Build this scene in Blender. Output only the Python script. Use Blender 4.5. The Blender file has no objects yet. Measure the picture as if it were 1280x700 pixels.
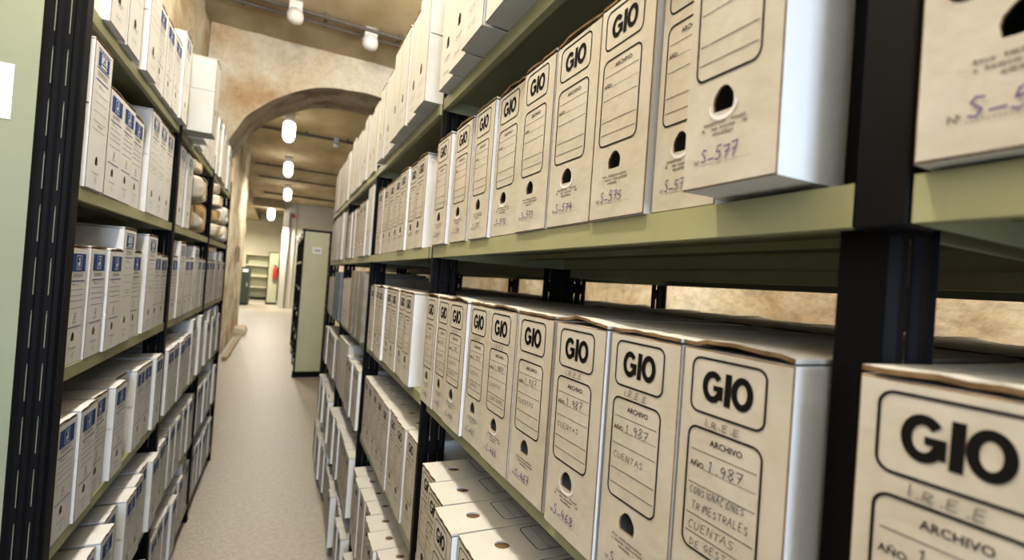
import bpy, bmesh, math, random
from mathutils import Vector, Matrix, noise
random.seed(7)
S = bpy.context.scene
COL = S.collection
ZC = 1.47                                   # eye height of the camera above the floor

# ------------------------------------------------------------------ camera
F, YAW, PITCH, ROLL = 593.96, 0.4487, 0.0102, 0.0721
fw = Vector((math.sin(YAW)*math.cos(PITCH), math.cos(YAW)*math.cos(PITCH), math.sin(PITCH)))
r0 = Vector((math.cos(YAW), -math.sin(YAW), 0)); u0 = r0.cross(fw)
cr = r0*math.cos(ROLL) + u0*math.sin(ROLL); cu = u0*math.cos(ROLL) - r0*math.sin(ROLL)
cam_data = bpy.data.cameras.new('camera'); cam = bpy.data.objects.new('camera', cam_data); COL.objects.link(cam)
m = Matrix.Identity(4)
for i in range(3):
    m[i][0], m[i][1], m[i][2] = cr[i], cu[i], -fw[i]
m[2][3] = ZC
cam.matrix_world = m
cam_data.sensor_width = 36; cam_data.lens = F/1280*36
cam_data.clip_start = 0.02; cam_data.clip_end = 100
cam_data.dof.use_dof = True; cam_data.dof.focus_distance = 0.72; cam_data.dof.aperture_fstop = 4.6
S.camera = cam
S.cycles.diffuse_bounces = 1

def px(x, y, z):                            # where a point lands in the frame (for leaving out what cannot be seen)
    v = Vector((x, y, z - ZC)); d = v.dot(fw)
    if d < 0.02: return None
    return 640 + F*v.dot(cr)/d, 350 - F*v.dot(cu)/d

# ------------------------------------------------------------------ light and exposure
S.view_settings.view_transform = 'Standard'; S.view_settings.look = 'None'
S.view_settings.gamma = 1; S.view_settings.use_curve_mapping = False
S.view_settings.exposure = 0.6
W = bpy.data.worlds.new('world'); S.world = W; W.use_nodes = True
W.node_tree.nodes['Background'].inputs[0].default_value = (0.8, 0.9, 1, 1)
W.node_tree.nodes['Background'].inputs[1].default_value = 0.02

def area(name, loc, rot, sx, sy, power, col):
    d = bpy.data.lights.new(name, 'AREA'); d.shape = 'RECTANGLE'; d.size = sx; d.size_y = sy
    d.energy = power; d.color = col
    o = bpy.data.objects.new(name, d); COL.objects.link(o); o.location = loc; o.rotation_euler = rot
    return o
COOL_FILL = area('assumed_cool_light', (-0.15, -3.85, 1.9), (math.pi/2, 0, 0), 1.3, 1.5, 125, (0.60, 0.76, 1.0))  # cool light with no known source, assumed behind the camera
CAM_FILL = area('assumed_camera_fill', (-.34, -.48, ZC+.40), (math.radians(80), 0, math.radians(-34)), .25, .25, 1.1, (0.72, 0.84, 1.0))  # unseen small fill, assumed near the camera to reach the box sides
LAMP_W = dict(near=106.0, mid=58.0, behind=14.0, far=34.0, far_room=95.0, side=24.0)
WARM = (1.0, 0.93, 0.80)

# ------------------------------------------------------------------ materials
def mat(name, base, rough=0.6, metal=0, var=None, vscale=8, bump=0, bscale=40, detail=4, spec=0.4, stretch=None, stops=(0.35, 0.65)):
    M = bpy.data.materials.new(name); M.use_nodes = True
    nt = M.node_tree; b = nt.nodes['Principled BSDF']
    b.inputs['Base Color'].default_value = (*base, 1); b.inputs['Roughness'].default_value = rough
    b.inputs['Metallic'].default_value = metal; b.inputs['Specular IOR Level'].default_value = spec
    tc = nt.nodes.new('ShaderNodeTexCoord'); src = tc.outputs['Object']
    if stretch:
        mp = nt.nodes.new('ShaderNodeMapping'); mp.inputs['Scale'].default_value = stretch
        nt.links.new(src, mp.inputs[0]); src = mp.outputs[0]
    if var:
        n = nt.nodes.new('ShaderNodeTexNoise'); n.inputs['Scale'].default_value = vscale; n.inputs['Detail'].default_value = detail
        nt.links.new(src, n.inputs['Vector'])
        r = nt.nodes.new('ShaderNodeValToRGB'); r.color_ramp.elements[0].position = stops[0]; r.color_ramp.elements[1].position = stops[1]
        r.color_ramp.elements[0].color = (*var, 1); r.color_ramp.elements[1].color = (*base, 1)
        nt.links.new(n.outputs['Fac'], r.inputs[0]); nt.links.new(r.outputs[0], b.inputs['Base Color'])
    if bump:
        n2 = nt.nodes.new('ShaderNodeTexNoise'); n2.inputs['Scale'].default_value = bscale; n2.inputs['Detail'].default_value = 6
        nt.links.new(src, n2.inputs['Vector'])
        bp = nt.nodes.new('ShaderNodeBump'); bp.inputs['Strength'].default_value = bump; bp.inputs['Distance'].default_value = 0.02
        nt.links.new(n2.outputs['Fac'], bp.inputs['Height']); nt.links.new(bp.outputs[0], b.inputs['Normal'])
    return M

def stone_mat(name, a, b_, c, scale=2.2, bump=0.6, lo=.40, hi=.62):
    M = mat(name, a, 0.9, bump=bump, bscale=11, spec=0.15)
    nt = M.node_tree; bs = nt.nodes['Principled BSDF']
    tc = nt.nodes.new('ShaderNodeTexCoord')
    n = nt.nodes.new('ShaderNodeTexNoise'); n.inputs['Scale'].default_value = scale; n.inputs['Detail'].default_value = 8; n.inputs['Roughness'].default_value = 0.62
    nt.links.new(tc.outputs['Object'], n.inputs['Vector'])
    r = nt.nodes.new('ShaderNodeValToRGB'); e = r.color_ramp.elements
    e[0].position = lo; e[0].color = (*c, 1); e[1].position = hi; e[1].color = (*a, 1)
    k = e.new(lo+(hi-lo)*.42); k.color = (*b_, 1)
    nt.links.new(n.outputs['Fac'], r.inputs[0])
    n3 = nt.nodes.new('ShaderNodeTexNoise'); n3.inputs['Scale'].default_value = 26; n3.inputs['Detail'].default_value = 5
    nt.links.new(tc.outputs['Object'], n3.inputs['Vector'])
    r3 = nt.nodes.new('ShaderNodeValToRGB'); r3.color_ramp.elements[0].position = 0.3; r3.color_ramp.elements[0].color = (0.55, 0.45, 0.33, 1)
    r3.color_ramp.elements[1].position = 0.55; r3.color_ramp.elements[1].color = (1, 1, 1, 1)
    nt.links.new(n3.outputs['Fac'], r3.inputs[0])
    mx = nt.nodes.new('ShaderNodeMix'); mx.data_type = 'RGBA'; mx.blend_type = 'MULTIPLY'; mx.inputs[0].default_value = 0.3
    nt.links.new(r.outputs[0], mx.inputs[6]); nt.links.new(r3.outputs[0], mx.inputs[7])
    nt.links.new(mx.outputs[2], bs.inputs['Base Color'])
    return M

def emit(name, col, strength):
    M = bpy.data.materials.new(name); M.use_nodes = True; nt = M.node_tree
    nt.nodes.remove(nt.nodes['Principled BSDF']); e = nt.nodes.new('ShaderNodeEmission')
    e.inputs[0].default_value = (*col, 1); e.inputs[1].default_value = strength
    nt.links.new(e.outputs[0], nt.nodes['Material Output'].inputs[0]); return M

M_STONE = stone_mat('rubble_stone', (0.86, 0.78, 0.62), (0.74, 0.63, 0.45), (0.56, 0.41, 0.25), 1.3, 1.0)
M_PLASTER = stone_mat('old_lime_plaster', (0.84, 0.77, 0.63), (0.68, 0.55, 0.38), (0.52, 0.34, 0.19), .9, 0.6)
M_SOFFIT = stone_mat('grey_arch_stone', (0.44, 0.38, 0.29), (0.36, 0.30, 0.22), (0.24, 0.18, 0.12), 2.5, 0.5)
M_CEIL = mat('board_marked_concrete', (0.62, 0.51, 0.34), 0.85, var=(0.42, 0.32, 0.18), vscale=1.3, bump=0.25, bscale=9, detail=8, spec=0.2, stretch=(1.6, 0.7, 1))
M_FLOOR = mat('speckled_floor', (0.52, 0.46, 0.37), 0.42, var=(0.42, 0.365, 0.285), vscale=38, bump=0.12, bscale=70, detail=5, spec=0.5)
M_CREAM = mat('cream_paint', (0.86, 0.78, 0.56), 0.6, var=(0.80, 0.71, 0.49), vscale=1.5)
M_CREAMW = mat('pale_paint', (0.88, 0.84, 0.72), 0.6, var=(0.82, 0.77, 0.63), vscale=1.5)
M_BLACK = mat('black_enamel', (0.003, 0.003, 0.004), 0.5, spec=0.09)
M_OLIVE = mat('olive_grey_enamel', (0.36, 0.36, 0.195), 0.42, spec=0.4, var=(0.325, 0.325, 0.17), vscale=9)
M_PANEL = mat('pale_green_enamel', (0.29, 0.305, 0.20), 0.45, spec=0.4, var=(0.27, 0.285, 0.18), vscale=5)
M_PANEL_BRIGHT = mat('brightened_green_enamel', (0.58, 0.58, 0.37), 0.45, spec=0.4, var=(0.54, 0.54, 0.335), vscale=5)  # far units' pale green; on the far rack brightened in place of light
M_CARD = mat('cream_card', (0.61, 0.595, 0.55), 0.75, var=(0.57, 0.545, 0.475), vscale=11, bump=0.06, bscale=60, spec=0.2)
M_SIDE = mat('white_card_side', (0.82, 0.81, 0.79), 0.75, var=(0.78, 0.76, 0.72), vscale=9, bump=0.05, bscale=60, spec=0.2)
M_FACE = mat('yellowed_card', (0.58, 0.54, 0.46), 0.75, var=(0.51, 0.46, 0.365), vscale=14, bump=0.06, bscale=60, spec=0.2)
M_WHITE = mat('white_card', (0.82, 0.81, 0.80), 0.7, var=(0.77, 0.76, 0.73), vscale=9, bump=0.05, bscale=60, spec=0.2)
M_KRAFT = mat('raw_card_edge', (0.24, 0.15, 0.075), 0.9, var=(0.12, 0.07, 0.035), vscale=60, spec=0.1)
M_INK = mat('black_print', (0.008, 0.0075, 0.007), 0.8, spec=0.05)
M_FINE = mat('worn_grey_print', (0.22, 0.19, 0.15), 0.7)
M_PEN = mat('dark_pen', (0.05, 0.045, 0.05), 0.7)
M_PURPLE = mat('violet_pen', (0.11, 0.055, 0.20), 0.7)
M_BLUE = mat('blue_print', (0.03, 0.075, 0.24), 0.8, spec=0.08)
M_PAPER = mat('white_paper', (0.86, 0.86, 0.84), 0.7)
M_WRAP = mat('cream_wrapping_paper', (0.84, 0.76, 0.60), 0.8, var=(0.70, 0.57, 0.39), vscale=6, bump=0.5, bscale=14, spec=0.15)
M_BROWN = mat('brown_wrapping_paper', (0.50, 0.33, 0.16), 0.8, var=(0.36, 0.22, 0.10), vscale=6, bump=0.4, bscale=14, spec=0.15)
M_STRING = mat('string', (0.55, 0.42, 0.25), 0.9)
M_GREYB = mat('blue_grey_cloth', (0.16, 0.19, 0.22), 0.8, var=(0.11, 0.13, 0.15), vscale=20)
M_OCHRE = mat('ochre_card', (0.45, 0.29, 0.10), 0.8, var=(0.33, 0.2, 0.07), vscale=15)
M_GREYF = mat('grey_card', (0.30, 0.27, 0.22), 0.8, var=(0.22, 0.2, 0.16), vscale=20)
M_RED = mat('red_enamel', (0.55, 0.03, 0.025), 0.35)
M_PIPE = mat('dark_conduit', (0.10, 0.085, 0.07), 0.6)
M_WPLAST = mat('white_plastic', (0.82, 0.80, 0.76), 0.45)
M_DKGREEN = mat('dark_green_enamel', (0.035, 0.05, 0.035), 0.45)
M_WOOD = mat('grey_brown_wood', (0.52, 0.41, 0.28), 0.8, var=(0.40, 0.30, 0.19), vscale=10, stretch=(8, 1, 8))
M_GLOW = emit('glowing_glass', (1.0, 0.96, 0.88), 6.0)

# ------------------------------------------------------------------ mesh helpers
class MB:
    """collects boxes, tubes and polygons into one mesh"""
    def __init__(s): s.v = []; s.f = []; s.m = []; s.mats = []
    def mi(s, mt):
        if mt not in s.mats: s.mats.append(mt)
        return s.mats.index(mt)
    def poly(s, pts, mt):
        n = len(s.v); s.v += [tuple(p) for p in pts]; s.f.append(tuple(range(n, n+len(pts)))); s.m.append(s.mi(mt))
    def grid(s, rows, mt, closed=False):
        n = len(s.v); w = len(rows[0])
        for r in rows: s.v += [tuple(p) for p in r]
        k = s.mi(mt)
        for i in range(len(rows)-1):
            for j in range(w if closed else w-1):
                a = n+i*w+j; b = n+i*w+(j+1) % w
                s.f.append((a, b, b+w, a+w)); s.m.append(k)
    def box(s, x0, x1, y0, y1, z0, z1, mt):
        n = len(s.v)
        s.v += [(x, y, z) for z in (z0, z1) for y in (y0, y1) for x in (x0, x1)]
        for f in ((0, 2, 3, 1), (4, 5, 7, 6), (0, 1, 5, 4), (2, 6, 7, 3), (0, 4, 6, 2), (1, 3, 7, 5)):
            s.f.append(tuple(n+i for i in f)); s.m.append(s.mi(mt))
    def tube(s, pts, r, mt, seg=10, caps=True):
        pts = [Vector(p) for p in pts]; rings = []
        for i, p in enumerate(pts):
            t = (pts[min(i+1, len(pts)-1)] - pts[max(i-1, 0)]).normalized()
            a = t.orthogonal().normalized() if abs(t.z) > .9 else t.cross(Vector((0, 0, 1))).normalized()
            b = t.cross(a); rr = r[i] if isinstance(r, (list, tuple)) else r
            rings.append([p + (a*math.cos(q*2*math.pi/seg) + b*math.sin(q*2*math.pi/seg))*rr for q in range(seg)])
        s.grid(rings, mt, True)
        if caps: s.poly(rings[0], mt); s.poly(rings[-1], mt)
    def lathe(s, prof, mt, seg=20, c=(0, 0, 0)):
        s.grid([[(c[0]+r*math.cos(q*2*math.pi/seg), c[1]+r*math.sin(q*2*math.pi/seg), c[2]+z) for q in range(seg)] for r, z in prof], mt, True)
    def mesh(s, name, smooth=False, fix=True):
        me = bpy.data.meshes.new(name); me.from_pydata(s.v, [], s.f)
        for mt in s.mats: me.materials.append(mt)
        for p, k in zip(me.polygons, s.m): p.material_index = k; p.use_smooth = smooth
        if fix:
            bm = bmesh.new(); bm.from_mesh(me); bmesh.ops.recalc_face_normals(bm, faces=bm.faces); bm.to_mesh(me); bm.free()
        me.update(); return me
    def build(s, name, parent=None, smooth=False, bevel=0):
        o = bpy.data.objects.new(name, s.mesh(name, smooth)); COL.objects.link(o); o.parent = parent
        if bevel:
            b = o.modifiers.new('bevel', 'BEVEL'); b.width = bevel; b.segments = 2; b.limit_method = 'ANGLE'
        return o
def link(name, me, parent=None):
    o = bpy.data.objects.new(name, me); COL.objects.link(o); o.parent = parent; return o
def tag(o, label, cat, group=None, kind=None):
    if label: o['label'] = label
    if cat: o['category'] = cat
    if group: o['group'] = group
    if kind: o['kind'] = kind
    return o
def thing(name, label, cat, loc=(0, 0, 0), rz=0, group=None):
    o = bpy.data.objects.new(name, None); o.empty_display_size = .05; COL.objects.link(o)
    o.location = loc; o.rotation_euler = (0, 0, rz); return tag(o, label, cat, group)
def struct(o): o['kind'] = 'structure'; return o

# ------------------------------------------------------------------ the room
def rough_grid(mb, fn, nu, nv, amp, freq, mt, nrm):
    rows = []
    for i in range(nu+1):
        row = []
        for j in range(nv+1):
            p = Vector(fn(i/nu, j/nv))
            d = noise.fractal(p*freq, 1.0, 2.0, 5)*amp
            row.append(p + Vector(nrm(i/nu, j/nv))*d)
        rows.append(row)
    mb.grid(rows, mt)
CEIL = 3.905; XLW = -0.815; XRW = 1.80; Y0 = -4.0; YB = 24.5; YE = 12.2
b = MB(); b.box(-3.6, 2.4, Y0-.2, YB+.3, -.15, 0, M_FLOOR); struct(b.build('floor'))
b = MB(); b.box(-3.6, 2.4, Y0-.2, YB+.3, CEIL, CEIL+.2, M_CEIL)
struct(b.build('ceiling'))
b = MB()                                                        # stone wall behind the blue-headed boxes, ending at y = YE
rough_grid(b, lambda u, v: (XLW-.02, Y0+(YE-Y0)*u, CEIL*v), 190, 50, .035, 2.6, M_STONE, lambda u, v: (1, 0, 0))
rough_grid(b, lambda u, v: (XLW-.02-1.0*u, YE, CEIL*v), 12, 50, .02, 2.6, M_STONE, lambda u, v: (0, 0, 0))
b.box(XLW-1.02, XLW-.10, Y0, YE-.03, 0, CEIL, M_STONE)
w = struct(b.build('wall_left', smooth=True))
b = MB(); b.box(-3.6, -3.4, YE-.5, YB, 0, CEIL, M_CREAM); struct(b.build('wall_far_left'))
b = MB()
rough_grid(b, lambda u, v: (XRW, Y0+(19.5-Y0)*u, CEIL*v), 190, 44, .05, 2.2, M_STONE, lambda u, v: (-1, 0, 0))
b.box(XRW+.1, XRW+.4, Y0, YB, 0, CEIL, M_STONE)
struct(b.build('wall_right', smooth=True))
b = MB(); b.box(-3.6, 2.4, YB, YB+.25, 0, CEIL, M_CREAM); struct(b.build('wall_back'))
b = MB(); b.box(-.12, 2.2, 19.5, YB-.02, 0, CEIL, M_CREAMW)
b.box(.02, .30, 19.47, 19.5, 0, CEIL, M_CREAMW); b.box(.30, 2.2, 19.485, 19.5, 2.62, 2.70, M_CREAMW)
struct(b.build('wall_back_block', bevel=.01))
b = MB(); b.box(-3.6, -.85, Y0-.15, Y0, 0, CEIL, M_STONE); b.box(.55, 2.4, Y0-.15, Y0, 0, CEIL, M_STONE); b.box(-.85, .55, Y0-.15, Y0, 2.75, CEIL, M_STONE)  # unseen wall; its opening is assumed, made for the cool light
struct(b.build('wall_front'))
b = MB(); b.box(-3.6, XLW-.3, YE+.02, YB, 3.55, CEIL-.01, M_CEIL); b.box(-3.4, -.12, 19.0, 19.6, 3.6, CEIL-.01, M_CEIL)
struct(b.build('trim_1'))

# the arch across the room
YA0, YA1 = 5.7, 6.45
ARCH = [(-.70, .95), (-.655, 1.12), (-.581, 1.313), (-.385, 1.639), (-.078, 1.874), (.152, 2.0), (.44, 2.06), (.89, 2.069), (1.30, 1.97), (1.62, 1.74), (1.80, 1.47), (1.95, 1.2)]
def arch_pt(t):                                                # t 0..1 from the left foot to the right foot
    if t < .14: return (-.655, (ARCH[1][1]+ZC)*t/.14)
    if t > .86: return (1.80, (ARCH[-2][1]+ZC)*(1-t)/.14)
    q = (t-.14)/.72*(len(ARCH)-3); i = min(int(q), len(ARCH)-4); u = q-i; out = []
    for c in (0, 1):
        a, b_, c_, d = (ARCH[i+k][c] for k in range(4))
        out.append(.5*(2*b_+(c_-a)*u+(2*a-5*b_+4*c_-d)*u*u+(3*b_-a-3*c_+d)*u**3))
    return (out[0], out[1]+ZC)
def arch_out(t):
    if t < .14: return (-.83, (ARCH[1][1]+ZC)*t/.14)
    if t > .86: return (1.82, (ARCH[-2][1]+ZC)*(1-t)/.14)
    u = (t-.14)/.72
    if u < .36: return (-.83, ARCH[1][1]+ZC+(CEIL-ARCH[1][1]-ZC)*u/.36)
    if u < .94: return (-.83+2.65*(u-.36)/.58, CEIL)
    return (1.82, CEIL-(CEIL-ARCH[-2][1]-ZC)*(u-.94)/.06)
b = MB(); N, K = 150, 22
def rough_rows(y, mt, flip):
    rows = []
    for i in range(N+1):
        t = i/N; ix, iz = arch_pt(t); ox, oz = arch_out(t); row = []
        for k in range(K+1):
            p = Vector((ix+(ox-ix)*k/K, y, iz+(oz-iz)*k/K))
            d = noise.fractal(p*2.4, 1.0, 2.0, 5)*.03
            q = noise.noise(Vector((p.x*5, 3, p.z*5)))*.02*(k == 0)
            row.append(p+Vector((0, flip*d, q)))
        rows.append(row)
    b.grid(rows, mt); return rows
ra = rough_rows(YA0, M_PLASTER, -1); rb = rough_rows(YA1, M_PLASTER, 1)
sof = []
for i in range(N+1):
    p, q = Vector(ra[i][0]), Vector(rb[i][0]); row = []
    for k in range(9):
        s_ = p.lerp(q, k/8); s_ += Vector((0, 0, noise.fractal(s_*4, 1, 2, 4)*.03*(0 < k < 8))); row.append(s_)
    sof.append(row)
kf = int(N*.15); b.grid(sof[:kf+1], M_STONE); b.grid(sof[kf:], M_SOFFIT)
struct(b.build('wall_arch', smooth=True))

# conduit runs and lamps on the ceiling
def conduit(y, dz, r, label, x0=-.75, x1=1.75):
    b = MB(); b.tube([(x0, y, CEIL-dz), (x1, y, CEIL-dz)], r, M_PIPE)
    for x in (-.5, .2, .9, 1.5): b.box(x-.012, x+.012, y-r-.006, y+r+.006, CEIL-dz-r-.004, CEIL-.001, M_PIPE)
    tag(b.build('conduit_pipe'), label, 'pipe', 'conduit pipes across the ceiling')
conduit(4.86, .04, .018, 'dark conduit pipe crossing the ceiling in front of the arch, nearer of a pair')
conduit(5.02, .04, .014, 'dark conduit pipe crossing the ceiling in front of the arch, nearer the arch')
conduit(9.2, .05, .025, 'first dark conduit pipe crossing the ceiling beyond the arch')
conduit(12.5, .05, .022, 'second dark conduit pipe crossing the ceiling beyond the arch')
conduit(14.2, .05, .022, 'third dark conduit pipe crossing the ceiling beyond the arch')
conduit(17.2, .05, .03, 'last dark conduit pipe crossing the ceiling before the pale back wall')
b = MB(); b.tube([(.10, 19.45, 0.02), (.10, 19.45, 3.55)], .02, M_PIPE); tag(b.build('conduit_pipe'), 'thin vertical conduit pipe on the pale back wall', 'pipe')

def bulkhead(x, y, label, lit=None, power=0, z=CEIL, drop=.05, s=1.0, rod=0):
    t = thing('ceiling_lamp', label, 'lamp', (x, y, z), 0, 'bulkhead lamps along the ceiling')
    b = MB()
    if rod:
        b.tube([(0, 0, -.001), (0, 0, -rod)], .008, M_PIPE, 8); b.lathe([(.001, -.001), (.04, -.001), (.03, -.03), (.001, -.03)], M_WPLAST); b.build('hanging_rod', t); b = MB()
        drop = rod+.03; b.box(-.06*s, .06*s, -.05*s, .05*s, -drop-.03, -rod, M_WPLAST)
    else: b.box(-.07*s, .07*s, -.05*s, .05*s, -drop-.03, -.001, M_WPLAST)
    b.build('lamp_base', t, bevel=.006)
    g = MB(); h = (.30 if lit else .16)*s
    prof = [(.001, -drop-.02), (.075*s, -drop-.02), (.088*s, -drop-.06), (.088*s, -drop-h*.75), (.07*s, -drop-h*.95), (.04*s, -drop-h*1.05), (.001, -drop-h*1.08)]
    g.lathe(prof, M_GLOW if lit else M_WPLAST); g.build('lamp_glass', t, smooth=True)
    if lit:
        d = bpy.data.lights.new('lamp_bulb', 'AREA' if y > 6 else 'POINT'); d.energy = power; d.color = WARM
        if y > 6: d.shape = 'DISK'; d.size = .16*s
        else: d.shadow_soft_size = .07*s
        o = bpy.data.objects.new('lamp_bulb', d); COL.objects.link(o); o.parent = t; o.location = (0, 0, -drop-h*1.08-.12*s)
bulkhead(-.16, .5, 'assumed unseen glowing lamp hanging on a rod above the near end of the aisle', True, LAMP_W['near'], rod=.14)  # lamp out of view, assumed from how the shelf shadows fall
bulkhead(-.16, 2.5, 'added unseen glowing lamp hanging on a rod above the middle of the aisle', True, LAMP_W['mid'], rod=.14)  # second lamp added out of view to even out the light
bulkhead(-.06, -2.1, 'assumed unseen glowing ceiling lamp behind the camera over the aisle', True, LAMP_W['behind'])  # unseen lamp, assumed to continue the row behind the camera
bulkhead(-.063, 4.82, 'unlit white lamp on the conduit pair before the arch, above the aisle', s=.8, drop=.06)
bulkhead(.62, 4.92, 'unlit white lamp on the conduit pair before the arch, above the cream boxes', s=.85, drop=.06)
bulkhead(-.07, 8.25, 'largest glowing ceiling lamp, just beyond the stone arch', True, LAMP_W['far'], drop=.14)
bulkhead(-.055, 11.5, 'second glowing ceiling lamp beyond the stone arch', True, LAMP_W['far'], drop=.12)
bulkhead(-.04, 15.3, 'third glowing ceiling lamp beyond the stone arch', True, LAMP_W['far'], drop=.12, s=1.1)
bulkhead(-.53, 19.2, 'farthest glowing ceiling lamp before the cream wall', True, LAMP_W['far_room'], z=3.6, drop=.02, s=1.3)
bulkhead(.70, 9.2, 'small unlit white lamp on the first conduit beyond the arch', s=.6, drop=.08)
for y in (1.2, 3.4): bulkhead(1.45, y, 'assumed unseen glowing ceiling lamp of the aisle behind the racks, %s' % ('nearer' if y < 2 else 'farther'), True, LAMP_W['side'])  # both out of view, assumed from the lit stone behind the racks
bulkhead(-1.9, 22, 'assumed unseen glowing ceiling lamp over the green shelf unit', True, LAMP_W['far_room'], z=3.5)  # hidden lamp, assumed here to light the far room

# ------------------------------------------------------------------ racks
def upright_mesh(H, fl):
    """slotted black upright: ribbed plate facing down the aisle (-y) and a flange on the aisle face; local x grows into the rack"""
    b = MB(); pw = .064
    segs = [(0, .003), (.006, -.003), (.013, -.003), (.017, 0), (.0215, 0), (.0233, 0), (.028, 0), (.033, -.003), (.040, -.003), (.0445, 0), (.0463, 0), (.049, 0), (.053, 0), (.057, -.002), (.064, .002)]
    slots = {4, 9}
    z = 0.0; zs = [0.0]
    p = .105
    while z+p < H: zs += [z+.018, z+.092]; z += p
    zs.append(H)
    for i in range(len(segs)-1):
        (xa, ya), (xb, yb) = segs[i], segs[i+1]
        for k in range(len(zs)-1):
            if i in slots and k % 2 == 1 and k < len(zs)-2: continue
            b.poly([(xa, ya, zs[k]), (xb, yb, zs[k]), (xb, yb, zs[k+1]), (xa, ya, zs[k+1])], M_BLACK)
    b.box(-.002, .0015, .002, fl, 0, H, M_BLACK)
    b.box(.0015, .012, fl-.002, fl, 0, H, M_BLACK)
    b.box(-.004, pw+.004, -.005, fl+.004, 0, .012, M_BLACK)
    return b
_up = {}
def upright(H, parent, x, y, s, fl=.0315):
    key = (round(H, 3), fl)
    if key not in _up: _up[key] = upright_mesh(H, fl).mesh('upright')
    o = link('upright', _up[key], parent); o.location = (x, y, 0); o.scale = (s, 1, 1); return o
def shelf(parent, x0, x1, y0, y1, ztop, lip=.0285, front=True, mt=None):
    b = MB(); mt = mt or M_OLIVE
    s = 1 if x1 > x0 else -1; t = .0012
    def bx(xa, xb, *r): b.box(min(xa, xb), max(xa, xb), *r, mt)
    bx(x0, x1, y0, y1, ztop-t, ztop)                                     # pan
    for xe, d in ((x0, s), (x1, -s)):
        bx(xe, xe+d*t, y0, y1, ztop-lip, ztop-t)                        # lip
        bx(xe+d*t, xe+d*.013, y0, y1, ztop-lip, ztop-lip+t)             # return of the lip
    for ye in (y0, y1-t): bx(x0, x1, ye, ye+t, ztop-lip, ztop)           # folded ends
    for k in (1, 2):
        xm = x0+(x1-x0)*k/3; bx(xm-.012, xm+.012, y0+.01, y1-.01, ztop-.012, ztop-t)   # stiffening rib
    return b.build('shelf', parent)
def rack(name, label, xf, s, posts, tops, depth, H, braces=True, group=None, lip=.0285, mt=None, slim=(), back={}, joint={}):
    t = thing(name, label, 'shelving rack', (xf+s*depth/2, posts[0], 0), 0, group)
    t0 = t.location.copy()
    inv = Matrix.Translation(-t0)
    def put(o): o.matrix_parent_inverse = inv; return o
    for i, y in enumerate(posts):
        put(upright(H, t, xf-s*(.001 if i not in slim else -.006)+s*back.get(i, 0), y, s, .0315 if i not in slim else .016)); put(upright(H, t, xf+s*(depth+.001), y, -s))
    for i, (ya, yb) in enumerate(zip(posts, posts[1:])):
        sa = joint[i][1] if i in joint else ya+.033; sb = joint[i+1][0] if i+1 in joint else yb-.004
        for z in tops: put(shelf(t, xf+s*(.001 if z > ZC or s < 0 else .013), xf+s*(depth-.001), sa, sb, z, lip, mt=mt))
        if braces:
            for z in braces:
                b = MB(); xb = xf+s*(depth+.004); b.box(min(xb, xb+s*.003), max(xb, xb+s*.003), ya, yb+.03, z-.016, z+.016, M_BLACK); put(b.build('brace', t))
    return t, put

XR, XL, DEP = .328, -.396, .385
RT = {k: ZC+v for k, v in dict(T=.4475, U=.0816, M=-.297, A=-.675, B=-1.05, C=-1.395).items()}
LT = {k: ZC+v for k, v in dict(L1=.5187, L2=.1425, L3=-.241, L4=-.6153, L5=-.99, L6=-1.365).items()}
RP = [-.822, .175, 1.148, 2.085, 3.054, 4.005]
LP = [1.252, 2.222, 3.185, 4.14]
right_rack, put = rack('shelving_rack', 'long black-posted rack with olive shelves of cream black-printed boxes', XR, 1, RP, list(RT.values()), DEP, ZC+.47, (ZC+.20, ZC-.14), slim=(2, 3, 4, 5), back={1: .034}, joint={1: (.1515, .1815)})
rear_rack, put2 = rack('shelving_rack', 'black-posted rack standing back to back behind the cream-box rack', 1.15, -1, [-1.0, .10, 1.20, 2.30, 3.40, 4.50], list(RT.values()), DEP, ZC+.47, (ZC+.085,), lip=.048)
left_rack, put3 = rack('shelving_rack', 'black slotted-post rack with olive shelves of white blue-headed boxes', XL, -1, LP, list(LT.values()), DEP, ZC+.62, (ZC+.3, ZC-.1))
b = MB(); b.box(XR-.0015, XR+.0335, .1519, .1811, RT['U']-.031, RT['T']-.032, M_BLACK); put(b.build('post_cover', right_rack, bevel=.002))
b = MB(); b.box(XR+.006, XR+DEP-.004, RP[0]+.003, RP[0]+.006, .02, ZC+.47, M_PANEL); put(b.build('end_panel', right_rack))  # unseen panel added to keep the assumed cool light from running along the shelves
b = MB(); b.box(.77, 1.145, -.997, -.994, .02, ZC+.47, M_PANEL); put2(b.build('end_panel', rear_rack))  # also unseen, added to shut light out of the rear rack
b = MB(); b.box(XL-DEP+.004, XL-.006, LP[0]+.003, LP[0]+.006, .02, ZC+.62, M_PANEL)
ep = put3(b.build('end_panel', left_rack)); ep['label'] = 'pale green end panel'
b = MB(); b.box(-.60, -.494, LP[0]+.0018, LP[0]+.0028, ZC+.249, ZC+.356, M_PAPER)
o = b.build('paper_label', ep); o['label'] = 'blank white paper sheet'

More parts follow.
